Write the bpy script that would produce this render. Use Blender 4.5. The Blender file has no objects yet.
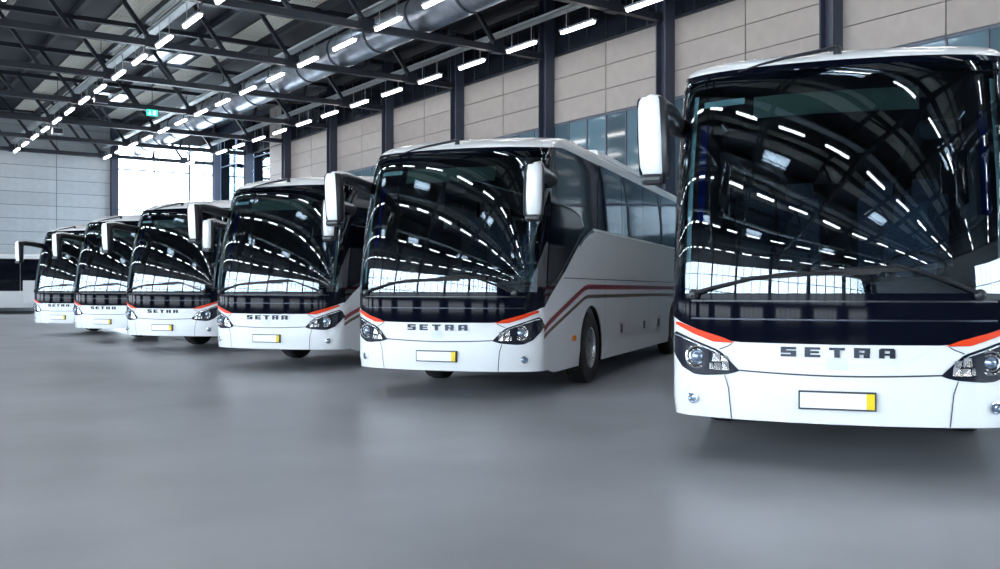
import bpy, bmesh, math, random
from mathutils import Vector, Matrix
random.seed(7)
S = bpy.context.scene
COL = S.collection
PI = math.pi
R = math.radians

# ------------------------------------------------------------------ camera
YAW = R(34.56)                       # the hall runs along +Y; the camera looks this far right of it
CAM_H = 1.36
cd = bpy.data.cameras.new('camera'); cam = bpy.data.objects.new('camera', cd); COL.objects.link(cam)
cam.location = (0, 0, CAM_H); cam.rotation_euler = (R(90), 0, -YAW)
cd.sensor_width = 36.0; cd.lens = 36.0 * 977 / 1000; cd.shift_y = .0055; cd.clip_end = 400
S.camera = cam

# ------------------------------------------------------------------ sky, exposure
w = bpy.data.worlds.new('overcast_sky'); S.world = w; w.use_nodes = True
bg = w.node_tree.nodes['Background']
bg.inputs[0].default_value = (0.80, 0.90, 1.0, 1); bg.inputs[1].default_value = 16.0
S.view_settings.view_transform = 'Standard'; S.view_settings.look = 'None'
S.view_settings.gamma = 1; S.view_settings.use_curve_mapping = False
S.view_settings.exposure = 0.15
S.cycles.use_denoising = True
S.cycles.max_bounces = 10; S.cycles.diffuse_bounces = 5; S.cycles.glossy_bounces = 4
S.cycles.transparent_max_bounces = 16; S.cycles.sample_clamp_indirect = 6
S.cycles.caustics_reflective = False; S.cycles.caustics_refractive = False

# hall: x across (wall behind the coaches at X1), y along, z up
X0, X1, Y0, Y1, ZR = -18.28, 21.35, -20.3, 63.9, 12.1
BAYS = [15.75 + 5.99 * k for k in range(-6, 9)]       # columns and trusses
ROWS = [18.97 - 4.98 * k for k in range(8)]            # light rows
SKY_X = (13.0, 3.05, -6.9, -16.0); SKY_Y = (-9.6, 1.5, 12.6, 23.7, 34.8, 45.9, 57.0)
SW, SL = 1.7, 2.6
GZ0, GZ1 = 2.6, 8.4                                   # sill and head of the facade glazing

def portal(loc, rot, sx, sy):
    l = bpy.data.lights.new('daylight_portal', 'AREA'); l.shape = 'RECTANGLE'; l.size = sx; l.size_y = sy
    l.cycles.is_portal = True
    o = bpy.data.objects.new('daylight_portal', l); COL.objects.link(o); o.location = loc; o.rotation_euler = rot
portal((X0 - .25, (Y0 + Y1) / 2, GZ0 / 2 + GZ1 / 2), (0, R(-90), 0), GZ1 - GZ0, Y1 - Y0)
portal((11.0, Y0 - .35, 3.7), (R(90), 0, 0), 14.0, 7.0)
portal((18.2, Y1 + .35, 5.3), (R(-90), 0, 0), 6.4, 10.6)
portal((X1 + .35, 59.3, 5.6), (0, R(90), 0), 11.2, 9.2)
for sx_ in SKY_X: portal((sx_, 20, ZR + .3), (0, 0, 0), SW, 70)

# ------------------------------------------------------------------ materials
def mat(name, col=(.5, .5, .5), rough=.5, metal=0, coat=0, spec=.5, emit=None, es=0, noise=None, bump=None, vary=0):
    m = bpy.data.materials.new(name); m.use_nodes = True
    nt = m.node_tree; b = nt.nodes['Principled BSDF']
    b.inputs['Base Color'].default_value = (*col, 1); b.inputs['Roughness'].default_value = rough
    b.inputs['Metallic'].default_value = metal; b.inputs['Coat Weight'].default_value = coat
    b.inputs['Coat Roughness'].default_value = .04; b.inputs['Specular IOR Level'].default_value = spec
    if emit: b.inputs['Emission Color'].default_value = (*emit, 1); b.inputs['Emission Strength'].default_value = es
    src = None
    if noise:                                   # (scale, low factor, high factor)
        tc = nt.nodes.new('ShaderNodeTexCoord'); n = nt.nodes.new('ShaderNodeTexNoise')
        n.inputs['Scale'].default_value = noise[0]; n.inputs['Detail'].default_value = 6
        nt.links.new(tc.outputs['Object'], n.inputs['Vector'])
        r = nt.nodes.new('ShaderNodeValToRGB')
        r.color_ramp.elements[0].position = .3; r.color_ramp.elements[1].position = .7
        r.color_ramp.elements[0].color = (*[c * noise[1] for c in col], 1)
        r.color_ramp.elements[1].color = (*[c * noise[2] for c in col], 1)
        nt.links.new(n.outputs[0], r.inputs[0]); src = r.outputs[0]
        nt.links.new(src, b.inputs['Base Color'])
    if vary:
        oi = nt.nodes.new('ShaderNodeObjectInfo'); mr = nt.nodes.new('ShaderNodeMapRange')
        mr.inputs[3].default_value = 1 - vary; mr.inputs[4].default_value = 1 + vary
        nt.links.new(oi.outputs['Random'], mr.inputs[0])
        hs = nt.nodes.new('ShaderNodeHueSaturation'); hs.inputs['Color'].default_value = (*col, 1)
        if src: nt.links.new(src, hs.inputs['Color'])
        nt.links.new(mr.outputs[0], hs.inputs['Value']); nt.links.new(hs.outputs[0], b.inputs['Base Color'])
    if bump:
        tc = nt.nodes.new('ShaderNodeTexCoord'); n = nt.nodes.new('ShaderNodeTexNoise')
        n.inputs['Scale'].default_value = bump[0]; bp = nt.nodes.new('ShaderNodeBump'); bp.inputs['Strength'].default_value = bump[1]
        nt.links.new(tc.outputs['Object'], n.inputs['Vector']); nt.links.new(n.outputs[0], bp.inputs['Height'])
        nt.links.new(bp.outputs[0], b.inputs['Normal'])
    return m

def glass(name, tint, ior=1.6, rough=0.0):
    m = bpy.data.materials.new(name); m.use_nodes = True; nt = m.node_tree
    nt.nodes.clear()
    o = nt.nodes.new('ShaderNodeOutputMaterial'); mx = nt.nodes.new('ShaderNodeMixShader')
    t = nt.nodes.new('ShaderNodeBsdfTransparent'); t.inputs[0].default_value = (*tint, 1)
    g = nt.nodes.new('ShaderNodeBsdfGlossy'); g.inputs['Roughness'].default_value = rough; g.inputs['Color'].default_value = (.80, .91, 1, 1)
    f = nt.nodes.new('ShaderNodeFresnel'); f.inputs[0].default_value = ior
    nt.links.new(f.outputs[0], mx.inputs[0]); nt.links.new(t.outputs[0], mx.inputs[1]); nt.links.new(g.outputs[0], mx.inputs[2])
    nt.links.new(mx.outputs[0], o.inputs[0])
    return m

def translucent(name, col):
    m = bpy.data.materials.new(name); m.use_nodes = True; nt = m.node_tree; nt.nodes.clear()
    o = nt.nodes.new('ShaderNodeOutputMaterial'); t = nt.nodes.new('ShaderNodeBsdfTranslucent'); t.inputs[0].default_value = (*col, 1)
    nt.links.new(t.outputs[0], o.inputs[0]); return m

M = {}
M['white'] = mat('white_paint', (.86, .87, .89), .25, coat=.6)
M['roofwhite'] = mat('white_roof_shell', (.82, .83, .85), .4)
M['black'] = mat('black_gloss', (.002, .003, .008), .06, spec=.085)
M['blackglass'] = mat('black_pillar_glass', (.005, .006, .011), .03, spec=.6, coat=.15)
M['plastic'] = mat('black_plastic', (.012, .013, .018), .35)
M['rubber'] = mat('tyre_rubber', (.012, .012, .013), .7, noise=(30, .8, 1.3))
M['chrome'] = mat('chrome', (.75, .77, .8), .12, 1)
M['rim'] = mat('polished_rim', (.55, .56, .58), .25, 1)
M['darkchrome'] = mat('dark_chrome_letters', (.035, .04, .055), .25, .6)
M['red'] = mat('red_orange_trim', (.78, .05, .008), .35, spec=.2)
M['stripe_red'] = mat('dark_red_stripe', (.27, .012, .03), .3, coat=.4)
M['stripe_brown'] = mat('olive_brown_stripe', (.13, .075, .03), .3, coat=.4)
M['amber'] = mat('amber_marker', (.9, .25, .02), .25)
M['seam'] = mat('panel_gap', (.03, .035, .05), .6)
M['plate'] = mat('blank_plate', (.9, .91, .9), .35)
M['yellow'] = mat('yellow_strip', (.85, .62, .0), .4)
M['lamp'] = mat('lamp_black', (.008, .011, .022), .10, spec=.3, coat=.1)
M['lens'] = mat('projector_lens', (.25, .32, .42), .03, .7)
M['wind'] = glass('windshield_glass', (.55, .70, .76), 2.0)
M['tint'] = glass('tinted_window', (.028, .038, .055), 1.6)
M['lining'] = mat('dark_interior_lining', (.10, .12, .15), .7)
M['dash'] = mat('dashboard', (.025, .028, .035), .55)
M['seat'] = mat('seat_cloth', (.035, .045, .075), .9, noise=(40, .7, 1.4))
M['curtain'] = mat('blue_curtain', (.01, .04, .35), .8)
M['blind'] = mat('green_grey_blind', (.06, .095, .075), .7)
M['visor'] = mat('pale_teal_visor', (.30, .45, .45), .5)
M['sensor'] = mat('pale_sensor_cover', (.70, .74, .77), .3)
M['floor'] = mat('polished_concrete', (.34, .345, .37), .32, noise=(.42, .76, 1.2), spec=.45, bump=(55, .035))
M['apron'] = mat('outside_paving', (.45, .45, .44), .9, noise=(.5, .9, 1.1))
M['panel'] = mat('beige_wall_panel', (.37, .325, .30), .6, noise=(3, .95, 1.05), vary=.05)
M['gpanel'] = mat('grey_wall_panel', (.40, .43, .46), .55, noise=(3, .95, 1.05), vary=.05)
M['joint'] = mat('wall_joint', (.10, .10, .11), .8)
M['steel'] = mat('blue_black_steel', (.014, .017, .028), .45)
M['column'] = mat('column_steel', (.040, .048, .078), .45)
M['deck'] = mat('dark_roof_deck', (.022, .026, .036), .6, noise=(.6, .8, 1.3))
M['acoustic'] = mat('pale_perforated_sheet', (.80, .775, .69), .5, noise=(14, .88, 1.06))
M['tray'] = mat('galvanised_tray', (.55, .58, .6), .4, .2)
M['duct'] = mat('galvanised_duct', (.50, .54, .62), .30, .9, noise=(2.2, .7, 1.15))
M['duct_ring'] = mat('duct_joint', (.10, .11, .13), .4, .6)
M['tube'] = mat('lit_diffuser', (.9, .9, .9), .4, emit=(1, .97, .95), es=17)
M['housing'] = mat('lamp_housing', (.35, .36, .4), .5)
M['pane'] = glass('clear_pane', (.93, .96, .97), 1.45)
M['glare'] = mat('frame_painted_glare', (.36, .42, .54), .5)  # daylight glare on the frames of the bright glazing, painted into their colour
M['opal'] = translucent('opal_dome', (.75, .78, .8))
M['frame'] = mat('window_frame', (.10, .12, .16), .5)
M['teal'] = mat('blue_grey_office_glass', (.10, .165, .205), .06, spec=.8, vary=.45)
M['dwin'] = mat('dark_clerestory_glass', (.012, .015, .024), .12, spec=.6)
M['exit'] = mat('green_exit_sign', (.02, .55, .40), .5, emit=(.02, .8, .55), es=1.2)
M['exit_w'] = mat('exit_pictogram', (.9, .95, .9), .5, emit=(.8, 1, .9), es=1.0)

# ------------------------------------------------------------------ helpers
class MB:
    def __init__(s): s.v = []; s.f = []
    def box(s, x0, x1, y0, y1, z0, z1):
        b = len(s.v)
        s.v += [(x, y, z) for z in (z0, z1) for y in (y0, y1) for x in (x0, x1)]
        s.f += [tuple(b + i for i in q) for q in ((0, 2, 3, 1), (4, 5, 7, 6), (0, 1, 5, 4), (2, 6, 7, 3), (0, 4, 6, 2), (1, 3, 7, 5))]
        return s
    def bar(s, p, q, a, b=None, up=(0, 0, 1)):          # square bar from p to q
        b = a if b is None else b
        p = Vector(p); q = Vector(q); d = (q - p).normalized(); u = Vector(up)
        if abs(d.dot(u)) > .95: u = Vector((0, 1, 0))
        r = d.cross(u).normalized(); u = r.cross(d)
        k = len(s.v)
        for c in (p, q):
            for i, j in ((-1, -1), (1, -1), (1, 1), (-1, 1)): s.v.append(tuple(c + r * (a / 2 * i) + u * (b / 2 * j)))
        s.f += [(k, k + 3, k + 2, k + 1), (k + 4, k + 5, k + 6, k + 7)] + [(k + i, k + (i + 1) % 4, k + 4 + (i + 1) % 4, k + 4 + i) for i in range(4)]
        return s
    def tube(s, pts, rad, n=10, closed=False):
        pts = [Vector(p) for p in pts]; rad = rad if isinstance(rad, (list, tuple)) else [rad] * len(pts)
        k = len(s.v); m = len(pts); u = None
        for i, p in enumerate(pts):
            if closed: d = pts[(i + 1) % m] - pts[i - 1]
            else: d = pts[min(i + 1, m - 1)] - pts[max(i - 1, 0)]
            d.normalize()
            if u is None: u = Vector((0, 0, 1)) if abs(d.z) < .9 else Vector((1, 0, 0))
            r = d.cross(u).normalized(); u = r.cross(d).normalized()
            for j in range(n):
                a = 2 * PI * j / n; s.v.append(tuple(p + (r * math.cos(a) + u * math.sin(a)) * rad[i]))
        for i in range(m if closed else m - 1):
            for j in range(n):
                a = k + i * n; b = k + ((i + 1) % m) * n
                s.f.append((a + j, b + j, b + (j + 1) % n, a + (j + 1) % n))
        if not closed:
            s.f.append(tuple(k + j for j in range(n))); s.f.append(tuple(k + (m - 1) * n + j for j in reversed(range(n))))
        return s
    def lathe(s, prof, n=32, axis='x', c=(0, 0, 0), sgn=1):   # prof: (along, radius)
        k = len(s.v)
        for (a, r) in prof:
            for j in range(n):
                t = 2 * PI * j / n; p = (r * math.cos(t), r * math.sin(t)); a_ = a * sgn
                q = (a_, p[0], p[1]) if axis == 'x' else (p[0], a_, p[1]) if axis == 'y' else (p[0], p[1], a_)
                s.v.append((c[0] + q[0], c[1] + q[1], c[2] + q[2]))
        for i in range(len(prof) - 1):
            for j in range(n): s.f.append((k + i * n + j, k + i * n + (j + 1) % n, k + (i + 1) * n + (j + 1) % n, k + (i + 1) * n + j))
        s.f.append(tuple(k + j for j in range(n))); s.f.append(tuple(k + (len(prof) - 1) * n + j for j in range(n)))
        return s
    def grid(s, rows):                                   # rows of points
        k = len(s.v); n = len(rows[0])
        for r in rows: s.v += [tuple(p) for p in r]
        for i in range(len(rows) - 1):
            for j in range(n - 1): s.f.append((k + i * n + j, k + i * n + j + 1, k + (i + 1) * n + j + 1, k + (i + 1) * n + j))
        return s
    def build(s, name, m, parent=None, smooth=False, thick=0, bevel=0, fix=True):
        me = bpy.data.meshes.new(name); me.from_pydata(s.v, [], s.f)
        if fix or bevel:
            bm = bmesh.new(); bm.from_mesh(me)
            bmesh.ops.recalc_face_normals(bm, faces=bm.faces)
            if bevel: bmesh.ops.bevel(bm, geom=bm.edges[:], offset=bevel, segments=2, affect='EDGES', profile=.6)
            bm.to_mesh(me); bm.free()
        me.materials.append(m)
        if smooth:
            for p in me.polygons: p.use_smooth = True
            try: me.set_sharp_from_angle(angle=R(38))
            except Exception: pass
        o = bpy.data.objects.new(name, me); COL.objects.link(o)
        if parent: o.parent = parent
        if thick:
            md = o.modifiers.new('thickness', 'SOLIDIFY'); md.thickness = thick; md.offset = 1
        return o

def link(me, name, parent=None, loc=(0, 0, 0), rot=(0, 0, 0)):
    o = bpy.data.objects.new(name, me); COL.objects.link(o); o.location = loc; o.rotation_euler = rot
    if parent: o.parent = parent
    return o
def tag(o, label=None, cat=None, group=None, kind=None):
    if label: o['label'] = label
    if cat: o['category'] = cat
    if group: o['group'] = group
    if kind: o['kind'] = kind
    return o
def empty(name, loc=(0, 0, 0), rz=0):
    o = bpy.data.objects.new(name, None); COL.objects.link(o); o.location = loc; o.rotation_euler = (0, 0, rz); o.empty_display_size = .2
    return o
def copy_tree(o, parent=None):
    c = o.copy(); COL.objects.link(c); c.parent = parent
    for ch in list(o.children): copy_tree(ch, c)
    return c
def struct(o, label, cat='wall'): return tag(o, label, cat, kind='structure')
def lerp_pts(pts, x):
    if x <= pts[0][0]: return pts[0][1]
    for (a, b), (c, d) in zip(pts, pts[1:]):
        if x <= c: return b + (d - b) * (x - a) / (c - a) if c > a else d
    return pts[-1][1]

# ================================================================== the hall
struct(MB().box(X0 - .3, X1 + .3, Y0 - .3, Y1 + .3, -.3, 0).build('floor', M['floor']), 'grey polished concrete floor of the hall', 'floor')
struct(MB().box(-90, 100, -95, 140, -.45, -.31).build('ground_outside', M['apron']), 'pale paving outside the hall', 'ground')

# roof deck with openings for the skylights
xs = sorted([X0 - .3, X1 + .3] + [x + d for x in SKY_X for d in (-SW / 2, SW / 2)])
ys = sorted([Y0 - .3, Y1 + .3] + [y + d for y in SKY_Y for d in (-SL / 2, SL / 2)])
mb = MB()
for a, b in zip(xs, xs[1:]):
    for c, d in zip(ys, ys[1:]):
        if any(abs((a + b) / 2 - x) < .1 for x in SKY_X) and any(abs((c + d) / 2 - y) < .1 for y in SKY_Y): continue
        mb.box(a, b, c, d, ZR, ZR + .3)
ceil = struct(mb.build('ceiling', M['deck'], fix=False), 'dark ribbed steel roof deck over the trusses', 'ceiling')
# pale perforated sheets over each light row, one per bay
def sheet_mesh():
    mb = MB(); n = 12; rows = []
    for yy in (0, 5.94):
        r = []
        for i in range(n):
            x = i * 1.62 / n
            r += [(x, yy, 0), (x + .05, yy, -.035), (x + .095, yy, -.035), (x + .135, yy, 0)]
        rows.append(r)
    mb.grid(rows); o = mb.build('acoustic_sheet', M['acoustic'], ceil, thick=.01); return o
sh0 = sheet_mesh(); first = True
for r in ROWS[:7]:
    for y in BAYS[:-1] + [Y0]:
        if any(abs(r + .9 - x) < 1.7 for x in SKY_X) and False: continue
        o = sh0 if first else sh0.copy()
        if not first: COL.objects.link(o); o.parent = ceil
        first = False
        o.location = (r + .1, y, ZR - .05)
# ribs of the deck between the sheets: long dark purlins
for k in range(16):
    x = 20.2 - 2.49 * k
    MB().box(x - .09, x + .09, Y0, Y1, ZR - .34, ZR - .06).build('purlin', M['steel'], ceil)
# skylights
n = 0
sk = None
for x in SKY_X:
    for y in SKY_Y:
        n += 1
        f = MB()
        a, b = SW / 2, SL / 2
        f.box(x - a - .05, x - a + .05, y - b, y + b, ZR - .05, ZR + .4).box(x + a - .05, x + a + .05, y - b, y + b, ZR - .05, ZR + .4)
        f.box(x - a, x + a, y - b - .05, y - b + .05, ZR - .05, ZR + .4).box(x - a, x + a, y + b - .05, y + b + .05, ZR - .05, ZR + .4)
        f.box(x - .03, x + .03, y - b, y + b, ZR - .09, ZR - .03)
        o = struct(f.build('window_%d' % n, M['frame']), 'roof skylight with a bright pane between the purlins', 'skylight')
        tag(o, group='roof skylights')
        MB().box(x - a + .05, x + a - .05, y - b + .05, y + b - .05, ZR - .06, ZR - .04).build('pane', M['opal'], o)

# ---- walls
PH = .79
wr = MB().box(X1, X1 + .3, Y0 - .3, 54.7, 0, ZR)
wr = struct(wr.build('wall_right', M['joint']), 'long hall wall of beige panels above office windows', 'wall')
pm = MB().box(-.04, 0, .015, 2.96, .012, PH - .012).build('panel', M['panel'], wr, bevel=.006)
first = True
for k, y in enumerate(BAYS[:-1]):
    for h in (0, 1):
        for r_ in range(3):
            yy = y + .02 + h * 2.98
            if yy > 51.5: continue
            o = pm if first else pm.copy()
            if not first: COL.objects.link(o); o.parent = wr
            first = False; o.location = (X1, yy, 7.25 + r_ * PH)
# short panels beside the glazed corner, full height
sp = MB().box(-.04, 0, .015, 2.66, .012, PH - .012).build('panel', M['panel'], wr, bevel=.006); sp.location = (X1, 52.0, 0.1)
for r_ in range(1, 15):
    o = sp.copy(); COL.objects.link(o); o.parent = wr; o.location = (X1, 52.0, .1 + r_ * PH)
# office windows of the right wall: each pane a piece
nw = n
px_pane = MB().box(-.03, 0, .04, .955, .04, 3.30).build('pane', M['teal'])
pfirst = True
for k, y in enumerate(BAYS[:-2]):
    nw += 1
    f = MB(); yb = y + .02; ye = y + 5.96
    f.box(X1 - .06, X1, yb, ye, 7.16, 7.23).box(X1 - .06, X1, yb, ye, .55, .61).box(X1 - .05, X1, yb, ye, 3.86, 3.94)
    for j in range(7): f.box(X1 - .06, X1, yb + j * .99 - .03, yb + j * .99 + .03, .55, 7.2)
    o = tag(struct(f.build('window_%d' % nw, M['frame']), 'tall blue-grey office window band below the beige panels', 'window'), group='office windows behind the coaches')
    if 7 < y < 40:
        for j in range(6):
            for zz in (.58, 3.87):
                p = px_pane if pfirst else px_pane.copy()
                if not pfirst: COL.objects.link(p)
                pfirst = False
                p.parent = o; p.location = (X1, yb + j * .99, zz)
    else:
        MB().box(X1 - .03, X1, yb, ye, .58, 7.16).build('pane', M['teal'], o)
    # clerestory above the panels
    nw += 1
    f = MB().box(X1 - .06, X1, yb, ye, 9.64, 9.71)
    for j in range(7): f.box(X1 - .05, X1, yb + j * .99 - .025, yb + j * .99 + .025, 9.64, ZR - .4)
    o = tag(struct(f.build('window_%d' % nw, M['steel']), 'dark clerestory window strip under the roof edge', 'window'), group='clerestory strips above the panels')
    for j in range(6): MB().box(X1 - .03, X1, yb + j * .99 + .03, yb + j * .99 + .96, 9.71, ZR - .4).build('pane', M['dwin'], o)

def glazing(name, label, axis, fixed, a0, a1, z0, z1, nv, trans, th=.09, panes=True, fm='frame', dp=.06):
    """frame of mullions and transoms in a wall opening with a pane in every field"""
    f = MB(); step = (a1 - a0) / nv
    def bx(mb, p, q, za, zb, t0, t1):
        return mb.box(fixed + t0, fixed + t1, p, q, za, zb) if axis == 'y' else mb.box(p, q, fixed + t0, fixed + t1, za, zb)
    for j in range(nv + 1): bx(f, a0 + j * step - th / 2, a0 + j * step + th / 2, z0, z1, -dp, dp)
    zz = [z0] + trans + [z1]
    for z in zz: bx(f, a0, a1, z - th / 2, z + th / 2, -dp * .8, dp * .8)
    o = struct(f.build(name, M[fm]), label, 'window')
    if panes:
        for j in range(nv):
            for za, zb in zip(zz, zz[1:]): bx(MB(), a0 + j * step + th / 2, a0 + (j + 1) * step - th / 2, za + th / 2, zb - th / 2, -.01, .01).build('pane', M['pane'], o)
    else: bx(MB(), a0, a1, z0, z1, -.01, .01).build('pane', M['pane'], o)
    return o
nw += 1; glazing('window_%d' % nw, 'overexposed glazed corner of the long wall', 'y', X1 + .1, 54.7, Y1, .1, 11.4, 3, [3.4, 6.4, 9.45], th=.06, fm='glare', dp=.03)
nw += 1; glazing('window_%d' % nw, 'narrow glazed bay of the end wall at the corner', 'x', Y1 + .1, 19.5, X1, .1, 10.8, 2, [3.4, 6.4, 8.95], th=.07, fm='glare', dp=.04)
struct(MB().box(X1, X1 + .3, 54.7, Y1 + .3, 11.4, ZR).build('wall_right_header', M['column']), 'dark header above the glazed corner', 'wall')
# gate in the end wall: pale translucent panels standing in bright daylight
gate = glazing('door_1', 'tall glazed gate in the end wall flooded with daylight', 'x', Y1 + .1, 15.0, 19.45, .05, 10.8, 2, [3.7, 6.4, 8.95], th=.11, fm='glare', dp=.04)
gate['category'] = 'door'
struct(MB().box(14.55, 14.97, Y1 - .25, Y1 + .3, 0, ZR).build('column_end', M['column']), 'dark steel post beside the bright gate', 'column')
we = struct(MB().box(X0 - .3, 14.6, Y1, Y1 + .3, 0, ZR).box(14.6, X1 + .3, Y1, Y1 + .3, 10.8, ZR).build('wall_end', M['joint']), 'far end wall of grey panels', 'wall')
pe = MB().box(.015, 3.085, -.04, 0, .012, PH - .012).build('panel', M['gpanel'], we, bevel=.006); first = True
for c in range(10):
    for r_ in range(15):
        o = pe if first else pe.copy()
        if not first: COL.objects.link(o); o.parent = we
        first = False; o.location = (14.53 - 3.1 * (c + 1), Y1, .1 + r_ * PH)
# left wall: long glazed facade with panels above (seen in the reflections)
wlm = MB().box(X0 - .3, X0, Y0 - .3, Y1 + .3, 0, .95).box(X0 - .3, X0, Y0 - .3, Y1 + .3, 1.8, GZ0)
yp = Y0 - .3
for k in range(14):                                     # low strip windows, one per bay
    ya = (BAYS[k] if k else Y0) + 1.0; yb = ya + 3.9
    wlm.box(X0 - .3, X0, yp, ya, .95, 1.8); yp = yb
    for j in range(1, 5): wlm.box(X0 - .2, X0 - .1, ya + j * .78 - .04, ya + j * .78 + .04, .95, 1.8)
wlm.box(X0 - .3, X0, yp, Y1 + .3, .95, 1.8)
wl = struct(wlm.box(X0 - .3, X0, Y0 - .3, Y1 + .3, GZ1, ZR).build('wall_left', M['gpanel']), 'long wall opposite the coaches above its glazing', 'wall')
for k in range(14):
    y = BAYS[k] if k else Y0
    nw += 1
    o = glazing('window_%d' % nw, 'tall daylight glazing opposite the coaches', 'y', X0 - .1, y, BAYS[k + 1], GZ0, GZ1, 4, [4.5, 6.5], panes=False)
    tag(o, group='glazing opposite the coaches')
nw += 1; glazing('door_2', 'glazed gates of the wall behind the viewpoint', 'x', Y0 - .1, 4.0, 18.0, 2.3, 7.6, 8, [4.9], panes=False)['category'] = 'door'
wb = struct(MB().box(X0 - .3, 4.0, Y0 - .3, Y0, 0, ZR).box(18.0, X1 + .3, Y0 - .3, Y0, 0, ZR).box(4.0, 18.0, Y0 - .3, Y0, 7.6, ZR).box(4.0, 18.0, Y0 - .3, Y0, 0, 2.3).build('wall_back', M['gpanel']), 'grey panel wall behind the viewpoint', 'wall')
# columns
for k, y in enumerate(BAYS):
    if y > Y1: continue
    for x, nm, l in ((X1 - .22, 'column_right', 'dark steel column standing against the beige panel wall'), (X0 + .22, 'column_left', 'dark steel column standing between the facade windows')):
        m_ = MB().box(x - .22, x + .22, y - .21, y - .17, 0, ZR - .35).box(x - .22, x + .22, y + .17, y + .21, 0, ZR - .35).box(x - .03, x + .03, y - .18, y + .18, 0, ZR - .35)
        m_.box(x - .28, x + .28, y - .26, y + .26, 0, .04)
        o = struct(m_.build(nm, M['column']), l, 'column'); tag(o, group=nm.replace('column_right', 'columns of the panel wall').replace('column_left', 'columns of the facade'))

# ---- trusses
def make_truss():
    t = empty('roof_truss')
    MB().box(X0 + .45, X1 - .45, -.11, .11, 9.54, 9.76).build('bottom_chord', M['steel'], t)
    MB().box(X0 + .45, X1 - .45, -.1, .1, 11.62, 11.8).build('top_chord', M['steel'], t)
    for k in range(15):
        x = 18.97 - 2.49 * k
        if 15.2 < x < 17.2: continue
        MB().bar((x, 0, 9.7), (x - 1.5, 0, 11.7), .13).build('diagonal', M['steel'], t)
        if k % 2 == 0: MB().box(x - .22, x + .22, -.13, .13, 9.5, 9.92).build('gusset', M['steel'], t)
    MB().bar((17.0, 0, 9.7), (17.45, 0, 11.7), .11).build('diagonal', M['steel'], t)
    return t
tr = make_truss()
for k, y in enumerate(BAYS):
    o = tr if k == 0 else copy_tree(tr)
    o.location = (0, y if y < Y1 - .3 else Y1 - .35, 0)
    kk = len(BAYS) - 1 - k
    tag(o, ('dark steel roof truss on the %s column from the glazed corner' % ('corner second third fourth fifth sixth seventh eighth'.split()[kk])).replace('on the corner column from', 'close against the end wall at') if kk < 8 else 'dark steel roof truss high over the near end of the hall', 'roof truss', 'roof trusses')

# ---- cable trays and light rows
rowlab = ['long tube light in the row nearest the beige panel wall', 'long tube light in the row beside the round silver duct',
          'long tube light in the row crossing towards the grey end wall'] + ['long tube light in a row high over the open floor'] * 5
rowgrp = ['lights along the panel wall', 'lights along the duct', 'lights towards the end wall'] + ['lights over the open floor'] * 5
def make_light():
    t = empty('ceiling_light')
    MB().box(-.09, .09, -.82, .82, .03, .09).build('housing', M['housing'], t)
    mb = MB(); mb.tube([(0, -.8, 0), (0, -.76, 0), (0, .76, 0), (0, .8, 0)], [.04, .062, .062, .04], 8); mb.build('diffuser', M['tube'], t)
    for s in (-.55, .55): MB().box(-.008, .008, s - .008, s + .008, .09, .68).build('rod', M['tray'], t)
    return t
lt = make_light(); first = True
for ri, r in enumerate(ROWS):
    trb = MB().box(r - .06, r + .26, Y0, Y1 - .05, 10.1, 10.12).box(r - .06, r - .04, Y0, Y1 - .05, 10.1, 10.2).box(r + .24, r + .26, Y0, Y1 - .05, 10.1, 10.2)
    tag(trb.build('cable_tray', M['tray']), ['pale cable tray above the lights nearest the panel wall', 'pale cable tray above the lights beside the duct', 'pale cable tray above the lights towards the end wall'][ri] if ri < 3 else 'pale cable tray above the lights over the open floor', 'cable tray', 'cable trays')
    for y in [Y0 + .5] + BAYS:
        for d in (1.6, 4.55):
            if y + d > Y1 - 1: continue
            o = lt if first else copy_tree(lt)
            first = False; o.location = (r, y + d, 9.42); tag(o, rowlab[ri], 'ceiling light', rowgrp[ri])

# ---- duct
du = empty('ventilation_duct', (16.1, 0, 10.4)); tag(du, 'big round silver ventilation duct running through the trusses', 'duct')
DUY = [(y) for y in [Y0 + .2 + 3.0 * i for i in range(28)]]
seg = MB().lathe([(0, .62), (2.96, .62)], 36, 'y').build('duct_segment', M['duct'], du, smooth=True)
ring = MB().lathe([(-.05, .62), (-.05, .65), (.05, .65), (.05, .62)], 36, 'y').build('joint_ring', M['duct_ring'], du, smooth=True)
for i, y in enumerate(DUY):
    if y + 3 > Y1: break
    a = seg if i == 0 else seg.copy(); b = ring if i == 0 else ring.copy()
    if i: COL.objects.link(a); COL.objects.link(b); a.parent = du; b.parent = du
    a.location = (0, y, 0); b.location = (0, y, 0)
    if i % 2 == 0: MB().box(-.015, .015, y + 1.48, y + 1.52, .6, 1.75).build('hanger', M['steel'], du)

# ---- small things under the roof
ex = empty('exit_sign', (12.0, 44.9, 9.3)); tag(ex, 'small green emergency exit sign hanging under a truss', 'exit sign')
MB().box(-.24, .24, -.04, .04, -.14, .14).build('sign_box', M['exit'], ex, bevel=.01)
mm = MB().box(-.14, -.09, -.05, -.04, .02, .09).box(-.16, -.06, -.05, -.04, -.10, .0).box(.03, .16, -.05, -.04, -.10, .09); mm.build('pictogram', M['exit_w'], ex)
MB().box(-.01, .01, -.01, .01, .14, 2.81).build('cable', M['steel'], ex)
for (x, y, z, l, m_) in ((9.5, 43.4, 9.4, 'small dark speaker box hanging beside the skylight', 'plastic'), (9.6, 53.4, 9.4, 'small pale box hanging below the last trusses', 'tray')):
    t = empty('hanging_box', (x, y, z)); tag(t, l, 'speaker')
    MB().box(-.27, .27, -.14, .14, -.17, .17).build('case', M[m_], t, bevel=.02)
    MB().box(-.22, .22, -.15, -.14, -.12, .12).build('grille', M['steel'], t)
    MB().box(-.012, .012, -.012, .012, .17, 2.72).build('hanger', M['steel'], t)

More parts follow.
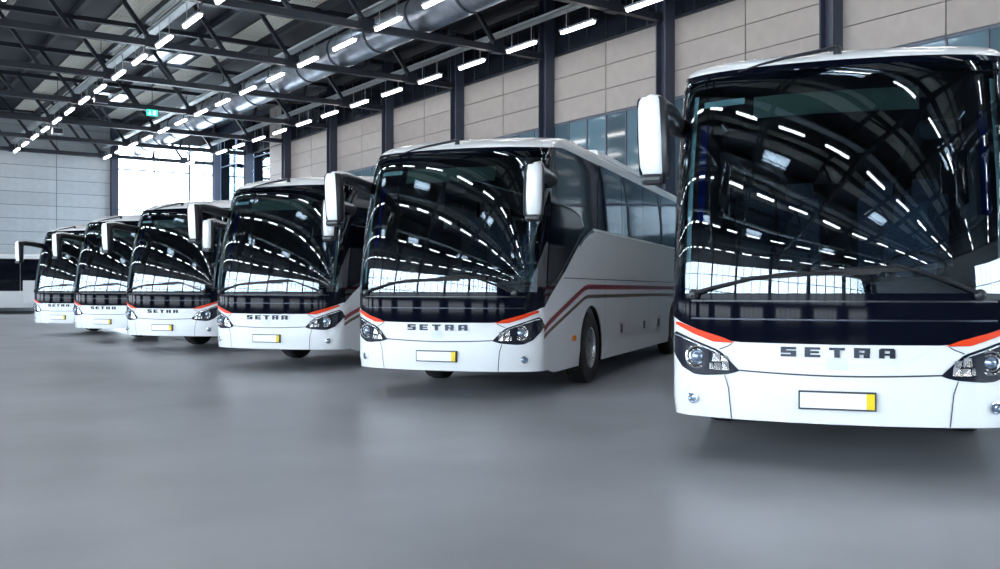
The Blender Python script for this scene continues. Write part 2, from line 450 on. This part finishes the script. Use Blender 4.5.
# ================================================================== the coaches
# local frame: x across (+ = the coach's own left), y rearwards from the nose, z up
W, BQ, L = 1.275, .42, 12.2
SB = [(.30, .03), (.5, .0), (.96, .0), (1.2, .002), (1.34, .006), (1.40, .011), (1.5, .021), (1.65, .043), (1.9, .092), (2.24, .172), (2.55, .255), (2.85, .350), (3.0, .405), (3.10, .45), (3.18, .51), (3.24, .60), (3.31, .78), (3.40, 1.15), (3.46, 1.65), (3.50, 2.2), (3.52, 2.8)]
FE = 4.6
WI = [(.30, .02), (.45, 0), (2.24, 0), (3.10, .022), (3.22, .028), (3.31, .04), (3.40, .075), (3.46, .14), (3.50, .28), (3.52, .60)]
WHEELS = (2.72, 9.62)
def smooth_pts(pts):
    xs_ = [p[0] for p in pts]; ys_ = [p[1] for p in pts]; n_ = len(pts)
    d = [(ys_[i + 1] - ys_[i]) / (xs_[i + 1] - xs_[i]) for i in range(n_ - 1)]
    m_ = [d[0]] + [(0 if d[i - 1] * d[i] <= 0 else 2 * d[i - 1] * d[i] / (d[i - 1] + d[i])) for i in range(1, n_ - 1)] + [d[-1]]
    def f(x):
        if x <= xs_[0]: return ys_[0]
        if x >= xs_[-1]: return ys_[-1]
        i = max(k for k in range(n_ - 1) if xs_[k] <= x)
        h = xs_[i + 1] - xs_[i]; t = (x - xs_[i]) / h
        return ys_[i] * (1 + 2 * t) * (1 - t) ** 2 + h * m_[i] * t * (1 - t) ** 2 + ys_[i + 1] * t * t * (3 - 2 * t) + h * m_[i + 1] * t * t * (t - 1)
    return f
sb = smooth_pts(SB)
def plan(t):                         # t in [0,1] around the nose, then along the side
    if t <= 1: a = t * PI / 2; return W * math.sin(a), BQ * (1 - math.cos(a))
    return W, BQ + (t - 1)
def P0(t, z):
    s = -1 if t < 0 else 1; t = abs(t)
    x, y = plan(t)
    f = 1.0 if t <= 1 else max(0, (FE - y) / (FE - BQ))
    return Vector((s * x * (W - lerp_pts(WI, z)) / W, y + sb(z) * f, z))
def P(t, z, off=0):
    p = P0(t, z)
    if not off: return p
    e = .004
    du_ = P0(t + e, z) - P0(t - e, z); dv = P0(t, z + e) - P0(t, z - e)
    n_ = du_.cross(dv).normalized()
    return p + n_ * off
def T(lat): return math.asin(max(-1, min(1, lat / W))) * 2 / PI
def TY(y, z=1.0):                    # plan parameter of side position y at height z
    k = sb(z) / (FE - BQ)
    y0 = (y - FE * k) / (1 - k) if y < FE else y
    return 1 + y0 - BQ
def arch(y):
    r = 0
    for c in WHEELS:
        d = abs(y - c)
        if d < .63: r = max(r, .52 + math.sqrt(.63 ** 2 - d * d) * .98)
    return r
def patch(t0, t1, zlo, zhi, nt, nz, off, mb=None):
    mb = mb or MB(); rows = []
    for j in range(nz + 1):
        r = []
        for i in range(nt + 1):
            t = t0 + (t1 - t0) * i / nt
            a = zlo(t) if callable(zlo) else zlo; b = zhi(t) if callable(zhi) else zhi
            r.append(P(t, a + (b - a) * j / nz, off))
        rows.append(r)
    return mb.grid(rows)
def strip(pts, wd, off, mb=None):    # thin line on the surface through (t, z) points
    mb = mb or MB(); lo = []; hi = []
    for i, (t, z) in enumerate(pts):
        a = P(*pts[max(0, i - 1)], off); b = P(*pts[min(len(pts) - 1, i + 1)], off)
        c = P(t, z, off); n_ = (P(t, z, off + .05) - c).normalized(); d = (b - a).normalized(); q = n_.cross(d).normalized() * wd / 2
        lo.append(c - q); hi.append(c + q)
    return mb.grid([lo, hi])

def shell(name, m, root, off, wind_hole=True):
    """lofted coach body: nose, corners, sides with wheel arches, tail, roof; openings for the windscreen and side glass"""
    ts = [i / 14 * .77 for i in range(14)] + [.77, .83, .89, .95, 1.0]
    yy = [.6, .85, 1.2, 1.6, 1.9]
    for c in WHEELS: yy += [c - .66, c - .63, c - .61, c - .55, c - .45, c - .3, c - .15, c, c + .15, c + .3, c + .45, c + .55, c + .61, c + .63, c + .66]
    yy += [2.98, 3.8, 4.7, 5.7, 6.7, 7.7, 8.4, 11.0, 11.75]
    yy = sorted(set(yy))
    st = [('f', t) for t in ts] + [('f', TY0) for TY0 in (1 + y - BQ for y in yy if y > BQ + .1)]
    rear = [(PI / 2 * i / 6) for i in range(1, 7)]
    full = [(-1, s_) for s_ in [('r', a) for a in reversed(rear)]] + [(-1, s_) for s_ in reversed(st)] + [(1, s_) for s_ in st[1:]] + [(1, ('r', a)) for a in rear]
    zl = [.30, .45, .6, .75, .9, 1.05, 1.2, 1.36, 1.6, 1.9, 2.24, 2.55, 2.85, 3.10, 3.18, 3.24, 3.31, 3.36, 3.40, 3.43, 3.46, 3.48, 3.50, 3.52]
    if off < 0: zl = [z for z in zl if z < 3.45]
    rows = []
    for z in zl:
        r = []
        for sg, (k, a) in full:
            if k == 'f':
                y = plan(a)[1]; zz = z
                lo = .30 if a > 1.2 else .355
                if a > 1: lo = max(lo, arch(y))
                if z < 1.2: zz = lo + (z - .30) / .9 * (1.2 - lo)
                p = P(a * sg if a else 0.0, zz, off)
                if off and z > 3.3: p.z = zz + off
            else:
                d = lerp_pts(WI, z); x = (W - d + off) * math.cos(a); y = L - .3 + (.3 - max(0, (z - 1.2) * .05) - d * .5) * math.sin(a) + off
                p = Vector((sg * x, y, z + (off if z > 3.3 else 0)))
            r.append(p)
        rows.append(r)
    mb = MB(); nn = len(full)
    for r in rows: mb.v += [tuple(p) for p in r]
    for j in range(len(rows) - 1):
        zc = (zl[j] + zl[j + 1]) / 2
        for i in range(nn - 1):
            (s1, (k1, a1)), (s2, (k2, a2)) = full[i], full[i + 1]
            if k1 == 'f' and k2 == 'f':
                am = max(a1, a2)
                if am <= .771 and 1.36 < zc < 3.10: continue
                y1 = min(plan(a1)[1], plan(a2)[1]); y2 = max(plan(a1)[1], plan(a2)[1])
                if y1 > 2.96 and y2 < 11.8 and 2.24 < zc < 3.24: continue
            mb.f.append((j * nn + i, j * nn + i + 1, (j + 1) * nn + i + 1, (j + 1) * nn + i))
    k = (len(rows) - 1) * nn
    for i in range((nn - 1) // 2): mb.f.append((k + i, k + i + 1, k + nn - 2 - i, k + nn - 1 - i))
    return mb.build(name, m, root, smooth=True)

def mirror(root, sg):
    """hanging wing mirror: head ahead of the corner on an arched arm from the top of the windscreen pillar"""
    cx, cy, zt, zb = sg * 1.335, -.20, 2.84, 2.22
    prof = [(0, .62), (.05, .82), (.14, .96), (.32, 1), (.6, 1), (.85, .97), (.95, .88), (1, .7)]
    mb = MB(); nseg = 16; rows = []
    for h, k in prof:
        z = zb + (zt - zb) * h; r = []
        for j in range(nseg + 1):
            a = 2 * PI * j / nseg
            ca, sa = math.cos(a), math.sin(a)
            x = .118 * k * math.copysign(abs(ca) ** .65, ca); y = .085 * k * math.copysign(abs(sa) ** .8, sa)
            r.append(Vector((cx + x + sg * .02 * (h - .5), cy + y + .02 * (1 - h), z)))
        rows.append(r)
    mb.grid(rows); b = len(mb.v)
    mb.f.append(tuple(range(nseg))); mb.f.append(tuple(range((len(prof) - 1) * (nseg + 1), (len(prof) - 1) * (nseg + 1) + nseg)))
    o = mb.build('wing_mirror', M['white'], root, smooth=True)
    MB().box(cx - .095, cx + .095, cy + .07, cy + .095, zb + .06, zt - .07).build('mirror_glass', M['chrome'], o)
    mb2 = MB()                                           # black back shell wraps the inner side and the chin
    rows = []
    for h, k in [(-.02, .6), (.0, .8), (.08, .99), (.5, 1.03), (.95, .95), (1.0, .8)]:
        z = zb + (zt - zb) * h; r = []
        for j in range(13):
            a = PI * ((-.36 if sg < 0 else -.12) + 1.48 * j / 12)
            ca, sa = math.cos(a), math.sin(a)
            x = .122 * k * math.copysign(abs(ca) ** .65, ca); y = .09 * k * math.copysign(abs(sa) ** .8, sa)
            r.append(Vector((cx + x + sg * .02 * (h - .5), cy + y + .02 * (1 - h), z)))
        rows.append(r)
    mb2.grid(rows).build('back_shell', M['plastic'], o, smooth=True)
    mb3 = MB().box(cx - .09, cx + .09, cy - .075, cy + .07, zb - .05, zb + .03); mb3.build('chin', M['plastic'], o, bevel=.03)
    a0 = P(sg * .93, 2.72, .0)
    v_ = Vector
    path = [a0 + v_((-sg * .05, .06, 0)), a0 + v_((sg * .05, -.05, .03)), v_((sg * 1.28, .22, 2.785)), v_((sg * 1.32, .02, 2.80)), v_((sg * 1.335, -.12, 2.785)), v_((sg * 1.335, -.19, 2.73)), v_((sg * 1.335, -.20, 2.64))]
    MB().tube(path, [.085, .08, .075, .075, .075, .075, .06], 12).build('mirror_arm', M['plastic'], o, smooth=True)
    cov = [p + d for p, d in zip(path[1:], (v_((sg * .02, -.03, .03)), v_((sg * .02, -.02, .04)), v_((sg * .025, -.03, .045)), v_((sg * .02, -.04, .035)), v_((sg * .01, -.03, .01))))]
    MB().tube(cov, [.045, .055, .058, .058, .05], 12).build('arm_cover', M['white'], o, smooth=True)
    return o

def wheel(root, sg, y):
    x = sg * 1.13
    o = MB().lathe([(-.14, .30), (-.15, .44), (-.12, .505), (-.07, .52), (.07, .52), (.12, .505), (.145, .45), (.14, .31), (.10, .30)], 36, 'x', (x, y, .52), sg).build('wheel', M['rubber'], root, smooth=True)
    MB().lathe([(.10, .305), (.135, .30), (.12, .275), (.05, .26), (.03, .20), (.06, .16), (.10, .15), (.11, .09), (.10, .0)], 32, 'x', (x, y, .52), sg).build('rim', M['rim'], o, smooth=True)
    mb = MB()
    for j in range(10):
        a = 2 * PI * j / 10
        mb.lathe([(.03, .018), (.075, .018), (.085, .008)], 6, 'x', (x, y + .215 * math.cos(a), .52 + .215 * math.sin(a)), sg)
    mb.build('wheel_nuts', M['chrome'], o); tag(o.children[-1], kind='stuff')
    return o

LET = {'S': [(0, .74, 1, 1), (0, .38, 1, .62), (0, 0, 1, .24), (0, .5, .34, .9), (.66, .1, 1, .5)],
       'E': [(0, 0, .36, 1), (0, .76, 1, 1), (0, .39, .92, .61), (0, 0, 1, .24)],
       'T': [(0, .74, 1, 1), (.32, 0, .68, .8)],
       'R': [(0, 0, .34, 1), (0, .76, 1, 1), (.66, .4, 1, .95), (0, .34, .95, .54), (.6, 0, .98, .36)],
       'A': [(0, 0, .34, .9), (.66, 0, 1, .9), (.08, .76, .92, 1), (0, .3, 1, .5)]}
def letter(root, ch, c, wd=.112, h=.074, z=.857):
    mb = MB()
    for (a, b, c2, d) in LET[ch]:
        x0 = c - wd / 2 + a * wd; x1 = c - wd / 2 + c2 * wd
        rows = []
        for zz in (z + b * h, z + d * h):
            rows.append([P(T(x0 + (x1 - x0) * i / 4), zz, .014) for i in range(5)])
        mb.grid(rows)
    return tag(mb.build('badge_letter', M['darkchrome'], root, thick=-.012), 'dark raised block letter on the white nose')

def headlight(root, sg):
    up = [(.715, .738), (.80, .822), (.87, .888), (1.05, .955), (1.236, 1.026), (1.262, 1.0), (1.275, .93)]
    lo = [(.715, .732), (.76, .715), (.83, .700), (1.00, .686), (1.08, .692), (1.178, .742), (1.245, .83), (1.275, .90)]
    f = lambda pts: (lambda t: lerp_pts(pts, W * math.sin(min(1, abs(t)) * PI / 2)))
    o = patch(sg * T(.715), sg * .985, f(lo), f(up), 26, 6, .008).build('headlight', M['lamp'], root, smooth=True)
    # pale rim line and the lens rings
    def ringm(lat, z, r, th, m, nm, off=.016, par=o):
        c = P(sg * T(lat), z, off); n_ = (P(sg * T(lat), z, off + .1) - c).normalized()
        n_ = (n_ + Vector((-sg * .35, -.55, 0))).normalized()
        u = n_.cross(Vector((0, 0, 1))).normalized(); v = u.cross(n_)
        return MB().tube([c + (u * math.cos(a) + v * math.sin(a)) * r for a in [2 * PI * i / 28 for i in range(28)]], th, 6, True).build(nm, m, par, smooth=True), c, n_
    _, c, n_ = ringm(1.045, .832, .086, .010, M['chrome'], 'lens_ring')
    ringm(1.045, .832, .058, .007, M['chrome'], 'lens_ring')
    mb = MB(); u = n_.cross(Vector((0, 0, 1))).normalized(); v = u.cross(n_)
    rows = []
    for k in range(6):
        r = .05 * math.cos(k * PI / 10); h = .035 * math.sin(k * PI / 10)
        rows.append([c + (u * math.cos(a) + v * math.sin(a)) * r + n_ * (h - .01) for a in [2 * PI * i / 20 for i in range(21)]])
    mb.grid(rows).build('projector_lens', M['lens'], o, smooth=True)
    # faceted chrome reflectors of the inner corner
    mb = MB()
    for (la, za, lb, zb2) in ((.79, .735, .845, .80), (.85, .735, .91, .79), (.86, .80, .92, .865), (.80, .805, .85, .845), (.915, .74, .945, .79)):
        a = [P(sg * T(la), za, .012), P(sg * T(lb), za, .026), P(sg * T(lb), zb2, .012), P(sg * T(la), zb2, .026)]
        k = len(mb.v); mb.v += [tuple(p) for p in a]; mb.f += [(k, k + 1, k + 2), (k, k + 2, k + 3)]
    mb.build('reflector', M['chrome'], o)
    # chrome daytime line along the upper edge
    strip([(sg * T(l_), f(up)(T(l_)) - .022) for l_ in (.80, .9, 1.0, 1.1, 1.2, 1.24)], .010, .014).build('light_line', M['chrome'], o)
    return o

def make_coach():
    root = empty('coach')
    body = shell('body', M['white'], root, 0)
    shell('lining', M['lining'], root, -.045)
    # underside, wheel wells
    MB().box(-1.18, 1.18, .35, 11.9, .36, .42).build('underbody', M['plastic'], root)
    for c in WHEELS:
        for sg in (-1, 1):
            mb = MB(); rows = []
            for xx in (1.255, .62):
                rows.append([Vector((sg * xx, c + .635 * math.cos(a), max(.3, .52 + .62 * math.sin(a)))) for a in [-.36 + (PI + .72) * i / 20 for i in range(21)]])
            mb.grid(rows); mb.box(sg * .6 - .01, sg * .6 + .01, c - .64, c + .64, .3, 1.16)
            mb.build('wheel_well', M['plastic'], root)
            wheel(root, sg, c)
    # black nose mask, pillars
    mlo = lambda t: lerp_pts([(0, .952), (.74, .956), (.80, .965), (1.0, 1.03), (1.2, 1.105), (1.275, 1.15)], W * math.sin(min(1, abs(t)) * PI / 2))
    patch(-1, 1, mlo, 1.40, 48, 5, .004).build('nose_mask', M['black'], root, smooth=True)
    diag = [(BQ, 1.15), (.7, 1.31), (1.29, 1.60), (1.88, 1.95), (2.3, 2.14), (2.72, 2.235), (3.1, 2.245)]
    for sg in (-1, 1):
        slo = lambda t: 1.38 if abs(t) < .999 else lerp_pts(diag, plan(abs(t))[1])
        patch(sg * .745, sg * (1 + 2.99 - BQ), slo, lambda t: lerp_pts([(.80, 3.186), (1.35, 3.245)], abs(t)), 44, 16, .004).build('corner_mask', M['blackglass'], root, smooth=True)
        # driver / door window with its own lower sweep
        wl_ = lambda t: lerp_pts([(.5, 1.38), (.9, 1.50), (1.29, 1.72), (1.75, 1.98), (2.15, 2.22)], plan(abs(t))[1])
        wh_ = lambda t: lerp_pts([(.5, 2.47), (1.5, 2.44), (1.9, 2.38), (2.15, 2.24)], plan(abs(t))[1])
        patch(sg * (1 + .5 - BQ), sg * (1 + 2.15 - BQ), wl_, wh_, 14, 6, .012).build('cab_window', M['black'], root, smooth=True)
        strip([(sg * (1 + y - BQ), z + .01) for y, z in ((.5, 2.47), (1.5, 2.44), (1.9, 2.38), (2.15, 2.24), (1.75, 1.97), (1.29, 1.71), (.9, 1.49))], .022, .015).build('window_seal', M['plastic'], root)
        # side glass, five panes
        e = [2.985, 4.7, 6.45, 8.2, 9.95, 11.78]
        for a, b in zip(e, e[1:]):
            patch(sg * (1 + a - BQ + .012), sg * (1 + b - BQ - .012), 2.225, 3.25, 4, 4, .010).build('side_window', M['tint'], root, smooth=True)
            patch(sg * (1 + b - BQ - .06), sg * (1 + b - BQ + .06), 2.23, 3.23, 1, 3, .004).build('window_pillar', M['black'], root)
        patch(sg * (1 + 2.7 - BQ), sg * (1 + 11.8 - BQ), 2.225, 2.262, 20, 1, .016).build('belt_trim', M['sensor'], root)
        mbx = strip([(sg * (1 + y - BQ), z) for y, z in ((1.95, 1.98), (2.2, 2.10), (2.5, 2.19), (2.75, 2.235))], .05, .014); mbx.build('sweep_trim', M['chrome'], root)
        # painted stripes
        zr = [(.36, .86), (.6, .945), (2.30, 1.385), (2.5, 1.405), (11.9, 1.405)]
        zb_ = [(.40, .775), (.6, .84), (2.30, 1.245), (2.5, 1.268), (11.9, 1.268)]
        for pts, th, m_, nm in ((zr, .036, 'stripe_red', 'red_stripe'), (zb_, .026, 'stripe_brown', 'brown_stripe')):
            fl = lambda t, d=-th, p_=pts: lerp_pts(p_, plan(abs(t))[1]) + d
            fh = lambda t, d=th, p_=pts: lerp_pts(p_, plan(abs(t))[1]) + d
            mb = patch(sg * .975, sg * (1 + 2.6 - BQ), fl, fh, 24, 1, .005); patch(sg * (1 + 2.6 - BQ), sg * (1 + 11.8 - BQ), fl, fh, 8, 1, .005, mb)
            mb.build(nm, M[m_], root, smooth=True)
        # luggage flaps and seams
        strip([(sg * (1 + y - BQ), 1.52) for y in (1.25, 3, 6, 9, 11.8)], .012, .006).build('side_seam', M['seam'], root)
        for y in (3.52, 5.2, 6.9, 8.05, 9.6):
            strip([(sg * (1 + y - BQ), z) for z in (.34, .9, 1.52)], .010, .006).build('flap_seam', M['seam'], root)
        for y in (4.66, 6.5, 7.9, 10.3):
            c = P(sg * (1 + y - BQ), .73, .006)
            MB().box(c.x - .008, c.x + .008, c.y - .045, c.y + .045, c.z - .07, c.z + .07).build('flap_handle', M['plastic'], root, bevel=.006)
        c = P(sg * (1 + 1.76 - BQ), .70, .01); MB().box(c.x - .015, c.x + .015, c.y - .06, c.y + .06, c.z - .035, c.z + .035).build('side_marker', M['amber'], root, bevel=.01)
        # red trim over the lamps
        rlo = lambda t: lerp_pts([(.752, .950), (.91, .952), (1.086, 1.014), (1.235, 1.085)], W * math.sin(abs(t) * PI / 2))
        rhi = lambda t: lerp_pts([(.752, .954), (.84, .990), (1.043, 1.048), (1.215, 1.106), (1.235, 1.098)], W * math.sin(abs(t) * PI / 2))
        patch(sg * T(.752), sg * T(1.235), rlo, rhi, 16, 1, .012).build('red_trim', M['red'], root, smooth=True)
        tag(root.children[-1], 'bright red-orange trim wedge above the headlight')
        headlight(root, sg)
        strip([(sg * T(l_), z) for l_, z in ((.872, .896), (.80, .925), (.77, .945))], .008, .006).build('panel_seam', M['seam'], root)
        strip([(sg * T(l_), z) for l_, z in ((.83, .695), (.80, .60), (.788, .48), (.785, .36))], .008, .005).build('bumper_seam', M['seam'], root)
        c = P(sg * T(1.083), .503, .004); n_ = (P(sg * T(1.083), .503, .1) - c).normalized(); u_ = n_.cross(Vector((0, 0, 1))).normalized(); v_ = u_.cross(n_)
        disc = lambda r, h: [c + (u_ * math.cos(2 * PI * q / 20) + v_ * math.sin(2 * PI * q / 20)) * r + n_ * h for q in range(21)]
        fo = MB().grid([disc(.046, 0), disc(.046, .014), disc(.038, .016), disc(.034, .004)]).build('fog_lamp', M['chrome'], root, smooth=True)
        MB().grid([disc(.035, .004), disc(.02, .012), disc(.001, .014)]).build('lamp_lens', M['lens'], fo, smooth=True)
        mirror(root, sg)
    strip([(T(l_), .738 - .02 * math.cos(l_ / .72 * PI / 2)) for l_ in [-.72 + 1.44 * i / 16 for i in range(17)]], .012, .006).build('panel_seam', M['seam'], root)
    strip([(T(l_), .80 + .13 * (abs(l_) / .66) ** 4) for l_ in [-.66 + 1.32 * i / 20 for i in range(21)]], .006, .003).build('crease', M['sensor'], root)
    for z in (1.275, 1.135):
        strip([(T(l_), z) for l_ in [-1.1 + 2.2 * i / 24 for i in range(25)]], .012, .007).build('nose_line', M['plastic' if z > 1.2 else 'darkchrome'], root)
    for i, ch in enumerate('SETRA'): letter(root, ch, -.347 + i * .1735)
    patch(T(-.075), T(.075), .765, .852, 2, 1, .006).build('sensor_cover', M['sensor'], root)
    p = MB().box(-.275, .275, -.022, .03, .466, .606).build('number_plate', M['seam'], root, bevel=.004)
    MB().box(-.262, .205, -.027, -.02, .479, .593).build('plate_face', M['plate'], p)
    tag(p, 'blank white number plate with a yellow end strip')
    MB().box(.205, .262, -.027, -.02, .479, .593).build('yellow_strip', M['yellow'], p)
    # windscreen and what shows through it
    patch(-.80, .80, 1.335, 3.12, 48, 40, .012).build('windscreen', M['wind'], root, smooth=True)
    patch(-.77, .77, 3.04, 3.185, 40, 4, .005).build('top_mask', M['black'], root, smooth=True)
    patch(-.745, .745, 1.37, 1.40, 40, 1, -.01).build('screen_edge', M['plastic'], root, smooth=True)
    patch(T(-.67), T(.62), 2.78, 2.97, 16, 2, -.09).build('sun_blind', M['blind'], root)
    patch(T(-1.10), T(-.74), 2.90, 2.955, 6, 1, -.06).build('sun_visor', M['visor'], root)
    for sg in (-1, 1):
        patch(sg * .70, sg * .755, 1.45, 3.0, 3, 10, -.03).build('pillar_trim', M['visor'], root)
        mb = MB(); rows = []
        for z in (1.95, 2.15, 2.35, 2.55, 2.78):
            rows.append([P(sg * (.655 + (.07 + .02 * (z - 1.9)) * i / 12), z, -.12 - (.03 if i % 2 else 0)) for i in range(13)])
        mb.grid(rows).build('curtain', M['curtain'], root)
    mb = MB(); rows = []
    for d, z in ((-.02, 1.36), (-.06, 1.42), (-.25, 1.46), (-.5, 1.44), (-.62, 1.36), (-.66, .9)):
        rows.append([P(T(l_), 1.40, 0) + Vector((0, -d, z - 1.40)) for l_ in [-1.12 + 2.24 * i / 18 for i in range(19)]])
    mb.grid(rows).build('dashboard', M['dash'], root, smooth=True)
    MB().box(-1.2, 1.2, .7, 11.7, .86, .9).build('cab_floor', M['lining'], root)
    MB().box(-1.2, 1.2, 2.6, 11.7, .9, 1.28).build('deck_floor', M['lining'], root)
    c = Vector((.62, 1.12, 1.55)); n_ = Vector((0, -.55, .83)).normalized(); u = Vector((1, 0, 0)); v = n_.cross(u)
    sw = MB().tube([c + (u * math.cos(a) + v * math.sin(a)) * .225 for a in [2 * PI * i / 26 for i in range(26)]], .018, 8, True).tube([c, (.62, .95, 1.2)], .03, 8)
    sw.bar(c - u * .22, c + u * .22, .05, .02).build('steering_wheel', M['plastic'], root, smooth=True)
    for sg in (-1, 1): MB().box(sg * .95 - .2, sg * .95 + .2, 2.9, 11.5, 2.86, 3.06).build('luggage_rack', M['lining'], root, bevel=.05)
    def seat(x, y, z):
        mb = MB().box(x - .22, x + .22, y - .22, y + .22, z + .32, z + .46).box(x - .22, x + .22, y + .18, y + .31, z + .42, z + 1.08)
        mb.box(x - .14, x + .14, y + .2, y + .29, z + 1.06, z + 1.25).box(x - .05, x + .05, y - .1, y + .1, z, z + .33)
        return mb.build('seat', M['seat'], root, bevel=.02)
    seat(.62, 1.7, .9)
    s0 = seat(-.87, 3.3, 1.28)
    for r_ in range(9):
        for x in (-.87, -.41, .41, .87):
            if r_ == 0 and x == -.87: continue
            o = s0.copy(); COL.objects.link(o); o.parent = root; o.location = (x + .87, r_ * .9, 0)
    # wipers
    for nm, arm, bl in (('l', [(-1.08, 1.325, .03), (-.93, 1.37, .04), (-.62, 1.445, .045), (-.36, 1.482, .045), (.05, 1.49, .045)], [(-.70, 1.452), (-.3, 1.488), (.30, 1.50)]),
                        ('r', [(.98, 1.325, .03), (.84, 1.385, .04), (.60, 1.475, .045), (.42, 1.532, .045), (.05, 1.515, .045)], [(.50, 1.52), (.1, 1.515), (-.42, 1.475)])):
        o = MB().tube([P(T(l_), z, d) for l_, z, d in arm], [.019, .015, .011, .009, .006], 8).build('wiper', M['plastic'], root, smooth=True)
        mb = MB(); q = [P(T(l_), z - .012, .024) for l_, z in bl]
        for a, b in zip(q, q[1:]): mb.bar(a, b, .016, .03)
        mb.build('wiper_blade', M['rubber'], o)
        c = P(T(arm[0][0]), 1.325, .0); MB().lathe([(0, .045), (-.045, .04), (-.055, .02)], 14, 'y', tuple(c)).build('pivot', M['plastic'], o, smooth=True)
    # roof: folded whip antenna, climate unit
    b = P(0.0, 3.275, .02)
    an = MB().lathe([(-.03, .035), (.015, .032), (.045, .015)], 14, 'z', tuple(b)).build('antenna', M['plastic'], root, smooth=True)
    q = [b + Vector((0, 0, .03))] + [P(T(l_), z, .035) for l_, z in ((-.2, 3.25), (-.4, 3.215), (-.6, 3.175), (-.78, 3.13))]
    MB().tube(q, [.018, .017, .014, .010, .006], 8).build('whip', M['plastic'], an, smooth=True)
    MB().box(-.98, .98, 4.3, 7.6, 3.42, 3.66).build('climate_unit', M['roofwhite'], root, bevel=.09)
    # tail
    mb = MB(); k = [(-1.0, 1.75), (1.0, 1.75), (.95, 3.05), (-.95, 3.05)]
    MB().box(-1.0, 1.0, L - .08, L - .015, 1.8, 3.0).build('rear_window', M['black'], root, bevel=.02)
    for sg in (-1, 1): MB().box(sg * 1.1 - .08, sg * 1.1 + .08, L - .12, L - .02, .8, 1.35).build('tail_lamp', M['red'], root, bevel=.02)
    return root

def world(X, Z):                     # camera right / depth on the floor -> hall
    c, s = math.cos(YAW), math.sin(YAW)
    return (X * c + Z * s, -X * s + Z * c, 0)
POSES = [(2.508, 7.271, 19.3, 'white coach standing past the one that shows its striped flank'),
         (-.79, 12.174, 20.0, 'white coach showing its striped flank and front wheel'),
         (-3.976, 16.644, 20.7, 'fourth white coach of the row counted from the white bus by the end wall'),
         (-7.405, 21.419, 20.2, 'third white coach of the row counted from the white bus by the end wall'),
         (-10.353, 25.465, 19.8, 'second white coach of the row counted from the white bus by the end wall'),
         (-13.385, 29.607, 19.7, 'white coach at the end of the row nearest the white bus by the end wall')]
co = make_coach()
for i, (X, Z, t, l_) in enumerate(POSES):
    o = co if i == 0 else copy_tree(co)
    o.location = world(X, Z); o.rotation_euler = (0, 0, -(YAW + R(t)))
    tag(o, l_, 'coach', 'white coaches parked in a slanted row')

# ---- white bus beyond the row, lengthwise along the end wall
cb = empty('parked_bus', (5.4, 62.1, 0)); tag(cb, 'white bus with a dark window band parked along the grey end wall', 'bus')
LX = 6.0
mb = MB(); rows = []
ex_ = (-LX, -LX + .12, -4, -2, 0, 2, 4, LX - .12, LX)
for y, z in ((-1.22, .36), (-1.26, .5), (-1.27, 1.2), (-1.25, 3.12), (-1.22, 3.28), (-1.1, 3.38), (-.6, 3.43), (.6, 3.43), (1.1, 3.38), (1.22, 3.28), (1.25, 3.12), (1.27, 1.2), (1.26, .5), (1.22, .36)):
    rows.append([Vector((x, y * (1 if abs(x) < LX - .05 else .93), z if z < 3.2 or abs(x) < LX - .05 else z - .08)) for x in ex_])
mb.grid(rows)
for e in (0, 8): mb.f.append(tuple(i * 9 + e for i in range(len(rows))))
mb.build('body', M['white'], cb, smooth=True)
for sg in (-1, 1):
    for k in range(6):
        MB().box(-5.7 + k * 1.86, -5.7 + k * 1.86 + 1.84, sg * 1.262 - .02, sg * 1.262 + .02, 1.3, 3.12).build('side_window', M['black'], cb, bevel=.01)
    dr = MB().box(3.72, 4.55, sg * 1.28 - .03, sg * 1.28 + .03, .62, 1.9).build('door_panel', M['white'], cb, bevel=.01)
    MB().box(4.34, 4.42, sg * 1.32 - .02, sg * 1.32 + .02, .72, .9).build('handle', M['plastic'], dr)
    for x in (-3.1, 1.9):
        wv = MB().lathe([(-.13, .3), (-.14, .42), (-.08, .5), (.08, .5), (.14, .42), (.12, .28)], 28, 'y', (x, sg * 1.12, .5), sg).build('wheel', M['rubber'], cb, smooth=True)
        MB().lathe([(.12, .28), (.08, .25), (.06, .12), (.12, .1), (.13, 0)], 24, 'y', (x, sg * 1.12, .5), sg).build('rim', M['rim'], wv, smooth=True)
for e, nm in ((1, 'windscreen'), (-1, 'rear_window')):
    MB().box(e * LX - .03, e * LX + .03, -1.05, 1.05, 1.1 if e > 0 else 1.7, 3.05).build(nm, M['black'], cb, bevel=.01)
